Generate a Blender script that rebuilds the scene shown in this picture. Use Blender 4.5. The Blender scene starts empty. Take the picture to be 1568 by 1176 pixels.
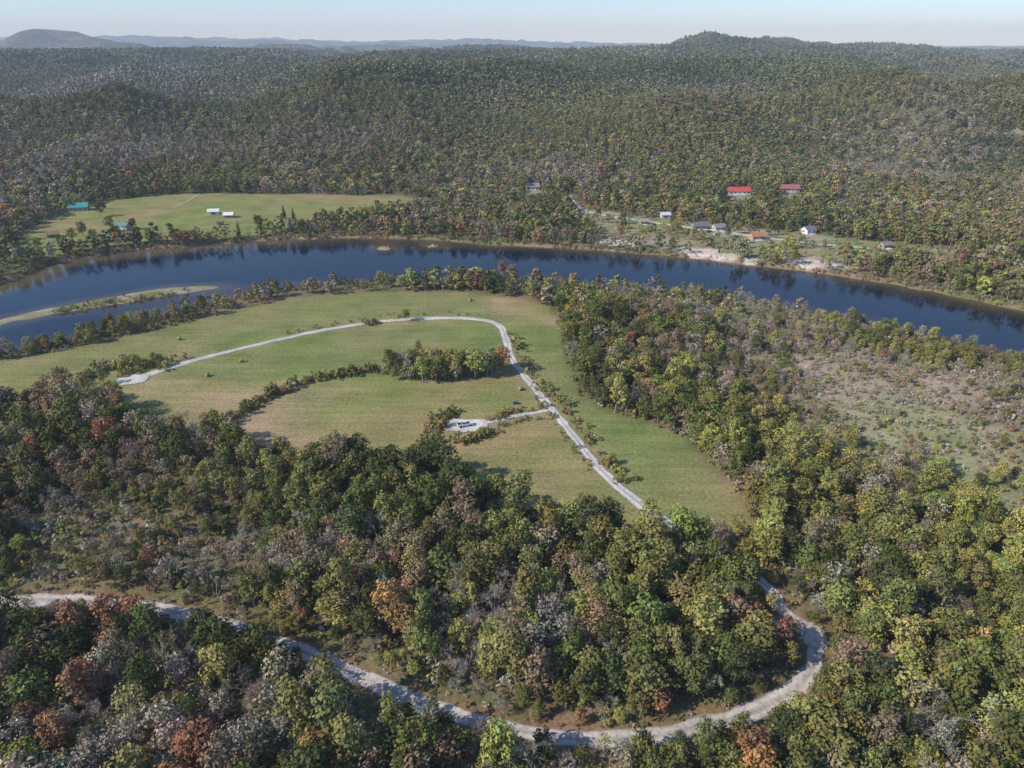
import bpy, math, random
import numpy as np
from mathutils import Vector
random.seed(7); rng=np.random.default_rng(7)
scene=bpy.context.scene
CAMH=120.0; P=math.radians(25.5); F=1079.0
# ---------------------------------------------------------------- survey helper: photo bearing -> ground position
def G(px,py,z=0.0):
    u=(px-784)/F; v=(588-py)/F
    dx=u; dy=math.cos(P)+v*math.sin(P); dz=-math.sin(P)+v*math.cos(P)
    t=(CAMH-z)/(-dz); return (dx*t,dy*t)
def PL(pts): return np.array([G(*p) for p in pts])
def smooth(pts,n=2,closed=False):
    p=np.array(pts,float)
    for _ in range(n):
        if closed:
            q=np.roll(p,-1,0); a=.75*p+.25*q; b=.25*p+.75*q
            p=np.stack([a,b],1).reshape(-1,p.shape[1])
        else:
            a=.75*p[:-1]+.25*p[1:]; b=.25*p[:-1]+.75*p[1:]
            m=np.stack([a,b],1).reshape(-1,p.shape[1]); p=np.vstack([p[:1],m,p[-1:]])
    return p
def ss(a,b,x):
    t=np.clip((x-a)/(b-a),0,1); return t*t*(3-2*t)
def h2(i,j,s):
    n=(i.astype(np.int64)*374761393+j.astype(np.int64)*668265263+s*1274126177)&0xffffffff
    n=((n^(n>>13))*1274126177)&0xffffffff
    return ((n^(n>>16))&0xffff)/65535.0
def vn(x,y,s=0):
    xi=np.floor(x);yi=np.floor(y);fx=x-xi;fy=y-yi
    fx=fx*fx*(3-2*fx);fy=fy*fy*(3-2*fy)
    a=h2(xi,yi,s);b=h2(xi+1,yi,s);c=h2(xi,yi+1,s);d=h2(xi+1,yi+1,s)
    return (a*(1-fx)+b*fx)*(1-fy)+(c*(1-fx)+d*fx)*fy
def fbm(x,y,s=0,o=4):
    r=0;a=.5;t=0
    for k in range(o):
        r=r+a*vn(x*2**k+k*17.3,y*2**k-k*9.1,s+k);t+=a;a*=.5
    return r/t
def inside(poly,X,Y):
    r=np.zeros(X.shape,bool);n=len(poly)
    for i in range(n):
        x1,y1=poly[i];x2,y2=poly[(i+1)%n]
        if y1==y2: continue
        c=((y1>Y)!=(y2>Y))&(X<(x2-x1)*(Y-y1)/(y2-y1)+x1); r^=c
    return r
def pdist(pts,X,Y,closed=False):
    D=np.full(X.shape,1e9);n=len(pts)
    for i in range(n if closed else n-1):
        x1,y1=pts[i];x2,y2=pts[(i+1)%n];dx=x2-x1;dy=y2-y1;L=dx*dx+dy*dy+1e-9
        t=np.clip(((X-x1)*dx+(Y-y1)*dy)/L,0,1)
        D=np.minimum(D,(X-x1-t*dx)**2+(Y-y1-t*dy)**2)
    return np.sqrt(D)
def sdf(poly,X,Y):
    d=pdist(poly,X,Y,True); return np.where(inside(poly,X,Y),d,-d)
# ---------------------------------------------------------------- layout
W=-2.2
river=smooth(PL([(-1500,640,W),(-600,520,W),(-200,462,W),(-60,448,W),(20,432,W),(60,408,W),(110,398,W),(180,387,W),(250,380,W),(350,372,W),(440,367,W),(560,364,W),(640,365,W),(720,372,W),(800,377,W),
 (900,382,W),(1000,390,W),(1100,400,W),(1200,411,W),(1300,424,W),(1400,441,W),(1500,461,W),(1568,476,W),(1700,506,W),(2000,575,W),(3000,800,W),
 (3000,1100,W),(2100,690,W),(1800,612,W),(1568,560,W),(1450,531,W),(1350,505,W),(1250,485,W),(1150,465,W),(1080,455,W),(1000,449,W),(900,445,W),(800,438,W),(700,435,W),(620,438,W),(560,439,W),(480,442,W),(400,453,W),(300,477,W),(200,503,W),(100,526,W),(0,546,W),(-200,588,W),(-600,690,W),(-1500,920,W)]),1,True)
isl1=smooth(PL([(-250,545,W),(-60,506,W),(40,478,W),(120,464,W),(200,449,W),(260,439,W),(330,436,W),(345,441,W),(280,450,W),(230,458,W),(150,471,W),(80,482,W),(0,497,W),(-100,530,W)]),1,True)
isl2=smooth(PL([(578,379,W),(590,376,W),(602,380,W),(600,384,W),(582,384,W)]),1,True)
isl3=smooth(PL([(650,377,W),(662,375,W),(674,378,W),(660,380,W)]),1,True)
T=7
field=smooth(PL([(-300,600),(0,553),(100,536),(200,514),(300,488),(400,465),(480,453),(560,449),(640,447),(720,448),(800,458),(845,474),(858,505),(866,550),(880,595),(905,625),(960,643),(1015,655),(1060,685),(1090,720),(1130,755),(1150,785),(1138,806,5),
 (1070,808,T),(1000,804,T),(940,792,T),(900,784,T),(830,770,T),(770,747,T),(740,730,T),(690,704,T),(640,692,T),(560,680,T),(500,674,T),(440,670,T),(380,657,T),(300,642,T),(240,627,T),(180,605,T),(130,592,T),(60,590,T),(0,602,T),(-300,660,T)]),1,True)
fieldB=smooth(PL([(20,400),(32,375),(45,347),(110,322),(180,303),(300,296),(450,298),(665,301),(672,316),(570,328),(520,340),(440,352),(385,362),(300,366),(200,370),(100,385)]),1,True)
fieldC=smooth(PL([(868,319),(905,319),(960,328),(1050,339),(1120,346),(1240,358),(1330,369),(1460,381),(1510,402),(1400,404),(1300,400),(1180,396),(1000,381),(930,375),(895,352)]),1,True)
fieldD=smooth(PL([(1520,395),(1700,398),(1700,428),(1535,414)]),1,True)
roadMain=smooth(PL([(205,582),(240,568),(300,550),(360,535),(420,521),(480,508),(540,498),(590,491),(650,488),(700,487),(745,490),(768,499),(776,520),(780,545),(795,565),(815,590),(840,620),(860,645),(880,670),(905,703),(935,735),(965,760),(1000,785),(1030,803),(1060,825)]),2)
roadHid=smooth(PL([(1060,825),(1100,850),(1150,880),(1178,902),(1190,920)]),2)
roadLow=smooth(PL([(1184,906),(1200,938),(1235,962),(1252,985),(1247,1020),(1228,1050),(1190,1074),(1140,1098),(1080,1112),(1000,1132),(900,1135),(830,1128),(720,1103),(620,1070),(560,1040),(480,1005),(400,975),(300,945),(220,928),(100,918),(0,922),(-200,935),(-500,950)]),2)
roadSpur=smooth(PL([(1250,975),(1215,962),(1178,957)]),1)
roadPad=smooth(PL([(848,628),(820,632),(790,637),(755,645),(720,650)]),2)
roadFar=smooth(PL([(870,300),(885,318),(905,327),(940,332),(1000,341),(1060,349),(1120,357),(1180,366),(1260,375),(1330,380)]),2)
track=smooth(PL([(265,318),(290,307),(305,297)]),1)
sandspots=[(942,374,13),(925,371,8),(960,378,7),(1075,388,13),(1045,385,9),(1110,394,10),(1150,401,6),(1250,407,13),(1225,404,8),(1280,411,8)]
def peak(px,d,z,s): 
    return ((px-784)/1197*d,d,z,s)
# named ridges and knobs beyond the river
nearpk=[peak(720,1450,60,260),peak(640,2400,40,300),peak(400,1750,48,260),peak(130,1450,45,260),peak(20,2300,45,300),peak(250,2700,45,300),
 peak(1340,1200,48,190),peak(1480,1650,40,230),peak(1080,1750,42,220),peak(930,2300,38,260),peak(1500,2600,40,300),peak(1220,2500,40,280)]
farpk=[peak(1075,3000,46,250),peak(985,3250,38,330),peak(1262,3700,58,260),peak(1200,4100,34,420),peak(68,4800,84,260),peak(150,5000,50,480),peak(420,4600,42,420),peak(600,5600,40,600),peak(760,4200,26,500)]
def riverSD(X,Y): 
    near=(np.abs(X)<2500)&(Y<1400)
    r=np.full(X.shape,-500.0)
    r[near]=sdf(river,X[near],Y[near])+ (vn(X[near]/14,Y[near]/14,3)-.5)*4
    return r
def islSD(X,Y):
    r=np.full(X.shape,-500.0); near=(np.abs(X)<700)&(Y<800)&(Y>150)
    for q in (isl1,isl2,isl3): r[near]=np.maximum(r[near],sdf(q,X[near],Y[near]))
    return r+(vn(X/6,Y/6,4)-.5)*3
def ridge(X,Y):
    wx=X+190*(fbm(X/520,Y/520,301,2)-.5);wy=Y+190*(fbm(X/520,Y/520,302,2)-.5)
    r=1-np.abs(2*vn(wx/520+3.1,wy/560+1.7,11)-1);r2=1-np.abs(2*vn(wx/190+8.1,wy/260+4.7,12)-1)
    return 118*(r-.63)+56*(r2-.55)
def H(X,Y,sd=None,isd=None):
    X=np.asarray(X,float);Y=np.asarray(Y,float)
    if sd is None: sd=riverSD(X,Y)
    if isd is None: isd=islSD(X,Y)
    y0=650-0.16*np.clip(X,-200,600)
    s=np.maximum(0,Y-y0)
    z=20*(1-np.exp(-s/400.))+26*ss(600,2600,s)
    A=ss(0,420,s)
    z=z+A*(ridge(X,Y)+14*(fbm(X/130,Y/160,23,3)-.5))*(1-.25*ss(2500,6000,Y))
    for (cx,cy,h,w) in nearpk: z=z+h*np.exp(-((X-cx)**2+(Y-cy)**2)/(2*w*w))
    lim=90+18*ss(1000,3300,Y);k_=9.
    z=lim-k_*np.log1p(np.exp(np.clip((lim-z)/k_,-30,30)))
    z=np.where(s>0,4*np.log1p(np.exp(np.clip(z/4,-30,30)))-2.77*ss(250,0,s),0)
    z=np.maximum(z,0)
    for (cx,cy,h,w) in farpk: z=z+h*np.exp(-((X-cx)**2+(Y-cy)**2)/(2*w*w))
    az=X/np.maximum(Y,1)
    far=ss(6500,10500,Y)
    rn=1-np.abs(2*fbm(X/2600,Y/2600,31,4)-1)
    z=z+far*(rn-.45)*(200-140*ss(-.3,.35,az))+far*(75-45*ss(-.3,.4,az))
    z=z+(fbm(X/60,Y/60,5,2)-.5)*1.2*np.clip((Y-640)/200,.35,5)
    z=z-6*ss(-4,7,sd)
    z=np.where(sd>0,np.maximum(z,-3.6+2.1*ss(-4,4,isd)),z)
    return z
def GH(px,py):
    u=(px-784)/F; v=(588-py)/F
    d=np.array([u,math.cos(P)+v*math.sin(P),-math.sin(P)+v*math.cos(P)])
    t=np.linspace(100,6000,6000); X=d[0]*t;Y=d[1]*t;Z=CAMH+d[2]*t
    h=H(X,Y); k=np.argmax(Z<h); return X[k],Y[k]
clearW=[(*GH(a,b),r) for a,b,r in [(1365,272,14),(1460,134,20),(1130,302,15),(1208,300,13),(815,294,13),(1240,364,12),(1553,205,16),(1435,146,14)]]
sandW=[(*G(a,b,-1),r) for a,b,r in sandspots]
openW=[(*G(a,b),r,w) for a,b,r,w in [(1310,590,44,1.),(1400,640,44,1.),(1520,690,42,1.),(1230,560,32,.85),(1480,600,38,.8),(1250,660,20,.6),(1200,520,26,.55)]]
def openness(x,y):
    o=np.zeros(np.shape(x))
    for cx,cy,r,w in openW: o=np.maximum(o,w*np.exp(-((x-cx)**2+(y-cy)**2)/(r*r)))
    return ss(.2,.95,o+(fbm(x/14,y/14,222,2)-.5)*1.0)
padC=G(718,651); culC=G(203,581)
HAZE_TINT=np.array([0.30,0.37,0.48])
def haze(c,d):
    f=(1-np.exp(-np.maximum(d-400,0)/16000.))[...,None]; return c*(1-f)+HAZE_TINT*f  # aerial haze painted into base colour: blends toward blue-grey with distance
# ---------------------------------------------------------------- materials
def newmat(n):
    m=bpy.data.materials.new(n);m.use_nodes=True;t=m.node_tree;t.nodes.clear()
    o=t.nodes.new('ShaderNodeOutputMaterial');return m,t,o
def N(t,ty,**k):
    n=t.nodes.new(ty)
    for a,b in k.items(): setattr(n,a,b)
    return n
def noise(t,scale,detail=3,vec=None):
    n=N(t,'ShaderNodeTexNoise');n.inputs['Scale'].default_value=scale;n.inputs['Detail'].default_value=detail
    if vec: t.links.new(vec,n.inputs['Vector'])
    return n
def ramp(t,fac,stops):
    r=N(t,'ShaderNodeValToRGB');t.links.new(fac,r.inputs[0]);e=r.color_ramp.elements
    while len(e)<len(stops): e.new(.5)
    for i,(p,c) in enumerate(stops):
        e[i].position=p;e[i].color=(c,c,c,1) if isinstance(c,(int,float)) else (*c,1)
    return r
def mul(t,a,b,f=1.0,mode='MULTIPLY'):
    m=N(t,'ShaderNodeMix',data_type='RGBA',blend_type=mode);m.inputs[0].default_value=f
    t.links.new(a,m.inputs[6])
    if hasattr(b,'links'): t.links.new(b,m.inputs[7])
    else: m.inputs[7].default_value=(*b,1)
    return m.outputs[2]
def leafmat():
    m,t,o=newmat('foliage')
    a=N(t,'ShaderNodeAttribute',attribute_name='tint',attribute_type='INSTANCER')
    s=N(t,'ShaderNodeAttribute',attribute_name='shade',attribute_type='GEOMETRY')
    c=mul(t,a.outputs['Color'],s.outputs['Color'])
    d=N(t,'ShaderNodeBsdfDiffuse');t.links.new(c,d.inputs[0]);t.links.new(d.outputs[0],o.inputs[0])
    return m
def simple(name,col,rough=.8,ns=2.0,var=.25,metal=0,bump=0):
    m,t,o=newmat(name);b=N(t,'ShaderNodeBsdfPrincipled');b.inputs['Roughness'].default_value=rough;b.inputs['Metallic'].default_value=metal
    tc=N(t,'ShaderNodeTexCoord');n=noise(t,ns,4,tc.outputs['Object'])
    r=ramp(t,n.outputs[0],[(.3,tuple(c*(1-var) for c in col)),(.7,tuple(min(1,c*(1+var)) for c in col))])
    t.links.new(r.outputs[0],b.inputs['Base Color']);t.links.new(b.outputs[0],o.inputs[0])
    return m
M_leaf=leafmat()
M_bark=simple('bark',(.27,.22,.165),.9,3,.4)
M_white=simple('white_bark',(.5,.47,.42),.9,3,.3)
def groundmat():
    m,t,o=newmat('ground_surface')
    a=N(t,'ShaderNodeAttribute',attribute_name='gcol')
    k=N(t,'ShaderNodeAttribute',attribute_name='gmask')  # R forest  G field  B far canopy
    sp=N(t,'ShaderNodeSeparateColor');t.links.new(k.outputs['Color'],sp.inputs[0])
    tc=N(t,'ShaderNodeTexCoord');v=tc.outputs['Object']
    n1=noise(t,.9,6,v);n2=noise(t,.06,5,v);n3=noise(t,.018,4,v)
    r1=ramp(t,n1.outputs[0],[(.3,.62),(.7,1.35)])
    r2=ramp(t,n2.outputs[0],[(.3,(.78,.85,.78)),(.7,(1.22,1.13,1.17))])
    r3=ramp(t,n3.outputs[0],[(.35,(.84,1.0,.80)),(.65,(1.16,1.0,1.16))])
    c=mul(t,a.outputs['Color'],r1.outputs[0],.7);c=mul(t,c,r2.outputs[0]);c=mul(t,c,r3.outputs[0])
    # mowing swaths, faint
    mp=N(t,'ShaderNodeMapping');mp.inputs['Rotation'].default_value=(0,0,math.radians(38));t.links.new(v,mp.inputs[0])
    mp.inputs['Scale'].default_value=(.03,.38,1)
    ns=noise(t,1,3,mp.outputs[0]);rs=ramp(t,ns.outputs[0],[(.35,.90),(.65,1.09)])
    mm=N(t,'ShaderNodeMix',data_type='RGBA',blend_type='MULTIPLY');t.links.new(sp.outputs[1],mm.inputs[0]);t.links.new(c,mm.inputs[6]);t.links.new(rs.outputs[0],mm.inputs[7])
    # far canopy mottling
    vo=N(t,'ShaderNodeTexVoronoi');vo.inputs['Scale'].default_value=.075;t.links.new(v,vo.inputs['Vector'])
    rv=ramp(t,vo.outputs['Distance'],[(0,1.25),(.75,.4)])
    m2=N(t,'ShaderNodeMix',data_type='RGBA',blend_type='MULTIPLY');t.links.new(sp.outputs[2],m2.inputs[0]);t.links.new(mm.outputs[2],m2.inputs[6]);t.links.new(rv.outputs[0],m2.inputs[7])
    b=N(t,'ShaderNodeBsdfDiffuse');t.links.new(m2.outputs[2],b.inputs[0])
    bp=N(t,'ShaderNodeBump');bp.inputs['Strength'].default_value=.5;bp.inputs['Distance'].default_value=.3
    t.links.new(n1.outputs[0],bp.inputs['Height']);t.links.new(bp.outputs[0],b.inputs['Normal'])
    t.links.new(b.outputs[0],o.inputs[0]);return m
def roadmat(name,col):
    m,t,o=newmat(name);tc=N(t,'ShaderNodeTexCoord');v=tc.outputs['Object']
    u=N(t,'ShaderNodeAttribute',attribute_name='across')
    n1=noise(t,1.2,6,v);n2=noise(t,.12,4,v)
    r1=ramp(t,n1.outputs[0],[(.3,tuple(c*.72 for c in col)),(.65,tuple(c*1.12 for c in col))])
    r2=ramp(t,n2.outputs[0],[(.3,.78),(.6,1.1)])
    c=mul(t,r1.outputs[0],r2.outputs[0])
    r3=ramp(t,u.outputs['Fac'],[(0,.72),(.18,.82),(.45,1.08),(.75,1.0),(1,.55)])
    c=mul(t,c,r3.outputs[0])
    b=N(t,'ShaderNodeBsdfDiffuse');t.links.new(c,b.inputs[0]);t.links.new(b.outputs[0],o.inputs[0]);return m
def watermat():
    m,t,o=newmat('river_water');tc=N(t,'ShaderNodeTexCoord');v=tc.outputs['Object']
    a=N(t,'ShaderNodeAttribute',attribute_name='depth')
    n0=noise(t,.03,4,v)
    ad=N(t,'ShaderNodeMath',operation='MULTIPLY_ADD');t.links.new(n0.outputs[0],ad.inputs[0]);ad.inputs[1].default_value=.3;t.links.new(a.outputs['Fac'],ad.inputs[2])
    r=ramp(t,ad.outputs[0],[(.12,(.13,.095,.05)),(.32,(.045,.038,.026)),(.6,(.002,.010,.026))])
    b=N(t,'ShaderNodeBsdfPrincipled');b.inputs['Roughness'].default_value=.06;b.inputs['IOR'].default_value=1.33;b.inputs['Specular IOR Level'].default_value=.27
    t.links.new(r.outputs[0],b.inputs['Base Color'])
    n=noise(t,.5,3,v);n5=noise(t,.012,3,v);rr=ramp(t,n5.outputs[0],[(.4,.04),(.6,.15)]);t.links.new(rr.outputs[0],b.inputs['Roughness'])
    bp=N(t,'ShaderNodeBump');bp.inputs['Strength'].default_value=.13;bp.inputs['Distance'].default_value=.35
    t.links.new(n.outputs[0],bp.inputs['Height']);t.links.new(bp.outputs[0],b.inputs['Normal']);t.links.new(b.outputs[0],o.inputs[0]);return m
# ---------------------------------------------------------------- mesh helper
def gridmesh(name,X,Y,Z,mat,attrs={},keep=None):
    ny,nx=X.shape;co=np.stack([X,Y,Z],-1).reshape(-1,3).astype(np.float32)
    i=np.arange(ny*nx).reshape(ny,nx)
    q=np.stack([i[:-1,:-1],i[:-1,1:],i[1:,1:],i[1:,:-1]],-1).reshape(-1,4)
    if keep is not None: q=q[keep.reshape(-1)]
    me=bpy.data.meshes.new(name);me.vertices.add(len(co));me.vertices.foreach_set('co',co.ravel())
    me.loops.add(q.size);me.loops.foreach_set('vertex_index',q.ravel().astype(np.int32))
    me.polygons.add(len(q));me.polygons.foreach_set('loop_start',np.arange(0,q.size,4,dtype=np.int32))
    me.polygons.foreach_set('use_smooth',np.ones(len(q),bool))
    me.update(calc_edges=True)
    for k,a in attrs.items():
        if a.ndim==2: at=me.attributes.new(k,'FLOAT','POINT');at.data.foreach_set('value',a.ravel().astype(np.float32))
        else:
            at=me.attributes.new(k,'FLOAT_COLOR','POINT');c=np.ones((a.shape[0]*a.shape[1],4),np.float32);c[:,:3]=a.reshape(-1,3);at.data.foreach_set('color',c.ravel())
    me.materials.append(mat);ob=bpy.data.objects.new(name,me);scene.collection.objects.link(ob);return ob
def axis(lo_core,hi_core,step,lo,hi,g,ref=0):
    c=list(np.arange(lo_core,hi_core,step));x=c[-1];up=[]
    while x<hi: x+=max(step,abs(x-ref)*g);up.append(x)
    x=c[0];dn=[]
    while x>lo: x-=max(step,abs(x-ref)*g);dn.append(x)
    return np.array(dn[::-1]+c+up)
# ---------------------------------------------------------------- palettes
PAL=np.array([(.084,.096,.034),(.142,.150,.046),(.220,.202,.064),(.310,.288,.082),(.41,.335,.088),(.260,.185,.105),(.30,.155,.08),(.36,.21,.085),(.33,.27,.19),(.42,.365,.285)])
BASE=np.array([4,5,5,2.2,.3,4,.6,.35,5.5,4])
def wv(**k):
    names=dict(dk=0,g=1,ol=2,yg=3,y=4,br=5,ru=6,orr=7,gb=8,bare=9);v=np.zeros(10)
    for a,b in k.items(): v[names[a]]=b
    return v
REG=[(500,700,26,wv(dk=20,g=14,ol=4)),(420,690,22,wv(yg=8,ol=14,g=10)),(620,740,26,wv(dk=18,g=16,ol=6)),(760,790,26,wv(dk=16,g=16,ol=8,br=4)),(930,850,28,wv(dk=12,g=14,ol=12,yg=4,br=6)),(1000,940,22,wv(g=14,ol=14,yg=6,br=6,dk=4)),
 (90,760,40,wv(gb=24,br=16,ol=6,bare=10)),(250,800,34,wv(ol=18,br=20,gb=10,bare=4)),(30,690,40,wv(gb=20,br=10,ol=6,bare=6)),(400,850,22,wv(ol=16,g=5,gb=8,br=8,yg=3)),
 (100,1050,30,wv(br=18,dk=12,g=4,gb=10,ru=5,bare=7)),(700,960,22,wv(ol=10,br=10,gb=10,orr=2,yg=5,bare=9)),(640,1020,14,wv(yg=10,ol=8,br=8,orr=3)),(300,1080,25,wv(br=10,gb=10,bare=12,dk=8,ol=6)),(850,1000,20,wv(bare=9,gb=6,ru=1.5,ol=6,g=6)),
 (1430,900,36,wv(yg=42,y=8,ol=12,g=8,br=4)),(1520,1000,25,wv(yg=20,y=4,g=8,ol=10,br=4)),(1350,780,32,wv(yg=28,ol=14,gb=12,y=3,g=6)),(1300,1000,20,wv(g=12,yg=10,ol=12,dk=6,br=4)),(1250,880,22,wv(ol=14,yg=12,gb=8,g=8,br=4)),
 (1010,500,30,wv(g=6,ol=12,gb=16,yg=6)),(890,560,18,wv(dk=18,g=16,ol=6)),(960,600,24,wv(ol=12,g=10,yg=5,gb=6)),(1100,640,24,wv(g=9,ol=12,yg=8,gb=7)),(1150,500,40,wv(yg=18,ol=10,gb=28,bare=14)),(1320,600,54,wv(gb=50,br=6,yg=22,ol=8,bare=26)),(1500,560,50,wv(gb=24,yg=28,ol=10,bare=6)),(1500,700,44,wv(gb=38,yg=20,ol=8,bare=18)),(1380,500,40,wv(yg=34,ol=12,gb=14)),
 (500,440,50,wv(yg=12,gb=16,ol=12)),(700,430,40,wv(yg=12,ol=10,g=6,orr=2)),(200,510,50,wv(gb=16,ol=10,yg=8,br=5)),(1450,1120,20,wv(yg=8,ol=12,g=12,dk=6,br=3)),
 (500,250,160,wv(br=12,gb=12,ol=6,g=6)),(200,250,160,wv(br=10,gb=14,ol=6,g=5)),(1200,300,100,wv(ol=16,yg=8,g=6,gb=10)),(900,330,60,wv(yg=8,ol=14,g=8)),(600,350,50,wv(ol=12,yg=7,g=10)),(200,350,70,wv(dk=14,g=12,ol=6)),(1400,420,60,wv(yg=12,ol=14,g=5)),(750,200,250,wv(g=12,ol=14,dk=4)),(1300,170,250,wv(g=12,ol=12,dk=5))]
REGW=[(*G(a,b),r,w) for a,b,r,w in REG]
def weights(X,Y):
    Wt=np.tile(BASE,(len(X),1))
    for cx,cy,r,w in REGW:
        Wt+=np.exp(-((X-cx)**2+(Y-cy)**2)/(r*r))[:,None]*w
    sc=np.where(Y<450,22.,130.)
    for k in range(10): Wt[:,k]*=np.exp(7*(fbm(X/sc+k*7.7,Y/sc-k*3.3,50+k,2)-.5))
    # crests carry pine; hollows are bare and brown
    hh=ss(700,1100,Y);q=fbm(X/260,Y/330,140,3);g_=np.clip(.35*ss(.46,.58,q)+.85*ss(-22,22,ridge(X,Y)),0,1)*hh
    Wt[:,[1,2]]*=(1+7*g_)[:,None];Wt[:,0]*=1+3*g_;Wt[:,[5,8,9]]*=(1+3.6*hh*(1-g_)-.85*g_*hh)[:,None];Wt[:,[3,4,6,7]]*=(1-.45*hh)[:,None]
    return Wt
def pick(X,Y,extra=None):
    Wt=weights(X,Y) if extra is None else np.tile(extra,(len(X),1))
    c=np.cumsum(Wt,1);u=rng.random(len(X))*c[:,-1];k=(u[:,None]>c).sum(1)
    col=PAL[k]*(1+rng.normal(0,.06,(len(X),3)))*rng.uniform(.8,1.22,(len(X),1))
    # on the hills neighbouring crowns blend: pull each toward the local stand colour
    f=(.45*ss(600,1300,Y))[:,None];mean=(Wt/Wt.sum(1,keepdims=True))@PAL;col=col*(1-f)+mean*f
    return k,np.clip(col,.008,.6)
# ---------------------------------------------------------------- terrain
xs=axis(-450,450,3,-16000,16000,.016);ys=axis(60,720,3,-600,17000,.010,0)
ys=np.concatenate([ys[ys<60][::6],ys[ys>=60]])
X,Y=np.meshgrid(xs,ys)
sd=riverSD(X,Y);isd=islSD(X,Y);Z=H(X,Y,sd,isd)
Z=Z+7*ss(3500,3900,np.hypot(X,Y))
wob=(vn(X/9,Y/9,8)-.5)*4
nearm=(np.abs(X)<900)&(Y<1100)
def fsd(poly):
    r=np.full(X.shape,-100.);r[nearm]=sdf(poly,X[nearm],Y[nearm]);return r+wob
fA=ss(-1.5,1.5,fsd(field));fB=ss(-2,2,fsd(fieldB));fC=ss(-2,2,fsd(fieldC));fD=ss(-2,2,fsd(fieldD))
def rd(p):
    r=np.full(X.shape,100.);r[nearm]=pdist(p,X[nearm],Y[nearm]);return r
rdist=np.minimum.reduce([rd(roadMain),rd(roadPad)]);rlow=np.minimum(rd(roadLow),rd(roadSpur))
litter=np.array([.225,.17,.10]);under=np.array([.15,.15,.062])
n=fbm(X/12,Y/12,77,3)[...,None]
C=litter*(1-ss(.4,.6,n))+under*ss(.4,.6,n)
gA=np.array([.272,.238,.098]);gA2=np.array([.218,.225,.088]);gA3=np.array([.32,.26,.135])
nn=fbm(X/45+5,Y/45,78,3)[...,None]
grass=gA*(1-ss(.5,.7,nn))+gA3*ss(.5,.7,nn)
east=ss(0,14,X-np.interp(Y,[p[1] for p in roadMain[::-1]],[p[0] for p in roadMain[::-1]]))*ss(150,200,Y)*(Y<G(780,500)[1])
north=ss(-3,6,Y-(np.interp(X,roadMain[:,0],roadMain[:,1])))*(X<G(750,490)[0])
greener=np.clip(np.maximum(east,north*.8),0,1)[...,None]
grass=grass*(1-greener)+gA2*greener
def mixc(C,col,f): return C*(1-f[...,None])+np.asarray(col)*f[...,None]
op=np.zeros(X.shape);op[nearm]=openness(X[nearm],Y[nearm])
C=mixc(C,(.38,.32,.215),op*.9);C=mixc(C,(.29,.26,.13),op*ss(.45,.62,fbm(X/9,Y/9,81,2))*.6)
C=C*(1-fA[...,None])+grass*fA[...,None]
C=mixc(C,(.25,.24,.09),fB);C=mixc(C,(.27,.25,.12),fC*.95);C=mixc(C,(.27,.26,.12),fD)
C=mixc(C,(.36,.31,.21),fC*ss(.5,.62,fbm(X/22,Y/14,411,3))*.8)
C=mixc(C,(.28,.24,.16),fA*ss(3.6,1.8,rdist)*.7)
C=mixc(C,(.26,.165,.095),ss(5,2.5,rlow)*.7*(1-fA))
C=mixc(C,(.25,.18,.11),ss(-2.6,-1.2,sd)*.8)
sandm=np.zeros(X.shape)
for cx,cy,r in sandW: sandm=np.maximum(sandm,np.exp(-(((X-cx)/r)**2+((Y-cy)/r*1.3)**2)**1.5))
sandm=ss(.3,.6,sandm+(vn(X/5,Y/5,9)-.5)*.5);C=mixc(C,(.60,.52,.42),sandm)
ii=ss(-6,0,isd)*(sd>0);ig=ss(.38,.55,fbm(X/14,Y/5,91,3))*ss(0,3,isd)
C=mixc(C,(.33,.28,.19),ii);C=mixc(C,(.19,.205,.075),ii*ig)
for cx,cy,r in clearW: C=mixc(C,(.36,.31,.22),np.exp(-(((X-cx)**2+(Y-cy)**2)/(r*r*.7))**2)*.8)
D=np.hypot(X,Y);k1=fbm(X/500,Y/500,61,4);k2=ss(-22,22,ridge(X,Y))
can=np.array([.135,.14,.062])*np.ones(X.shape+(1,));can=mixc(can,(.21,.17,.11),ss(.45,.62,k1)*.7);can=mixc(can,(.10,.115,.047),k2*.7)
fc=ss(1100,1900,D);C=C*(1-fc[...,None])+can*fc[...,None]
cl=ss(.70,.74,fbm(X/300+9,Y/300,63,2))*ss(3900,4500,D);C=mixc(C,(.28,.27,.17),cl*.6)
C=haze(C,D)  # ground colour gets the painted distance haze
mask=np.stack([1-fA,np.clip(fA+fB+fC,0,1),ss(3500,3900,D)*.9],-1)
terrain=gridmesh('ground',X,Y,Z,groundmat(),dict(gcol=C,gmask=mask))
# ---------------------------------------------------------------- water
wx=np.arange(-1300,1500,5.);wy=np.arange(60,760,5.);WX,WY=np.meshgrid(wx,wy)
wsd=riverSD(WX,WY);wis=islSD(WX,WY)
dep=np.clip(wsd/45,0,1)*(1-ss(-22,2,wis)*.9)
dep=dep*(1-.75*ss(-60,-230,WX)*ss(38,10,wsd)*(WY>330))
kp=wsd>-9;keep=kp[:-1,:-1]|kp[1:,1:]|kp[:-1,1:]|kp[1:,:-1]
gridmesh('river',WX,WY,np.full(WX.shape,W),watermat(),dict(depth=dep),keep)
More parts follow.
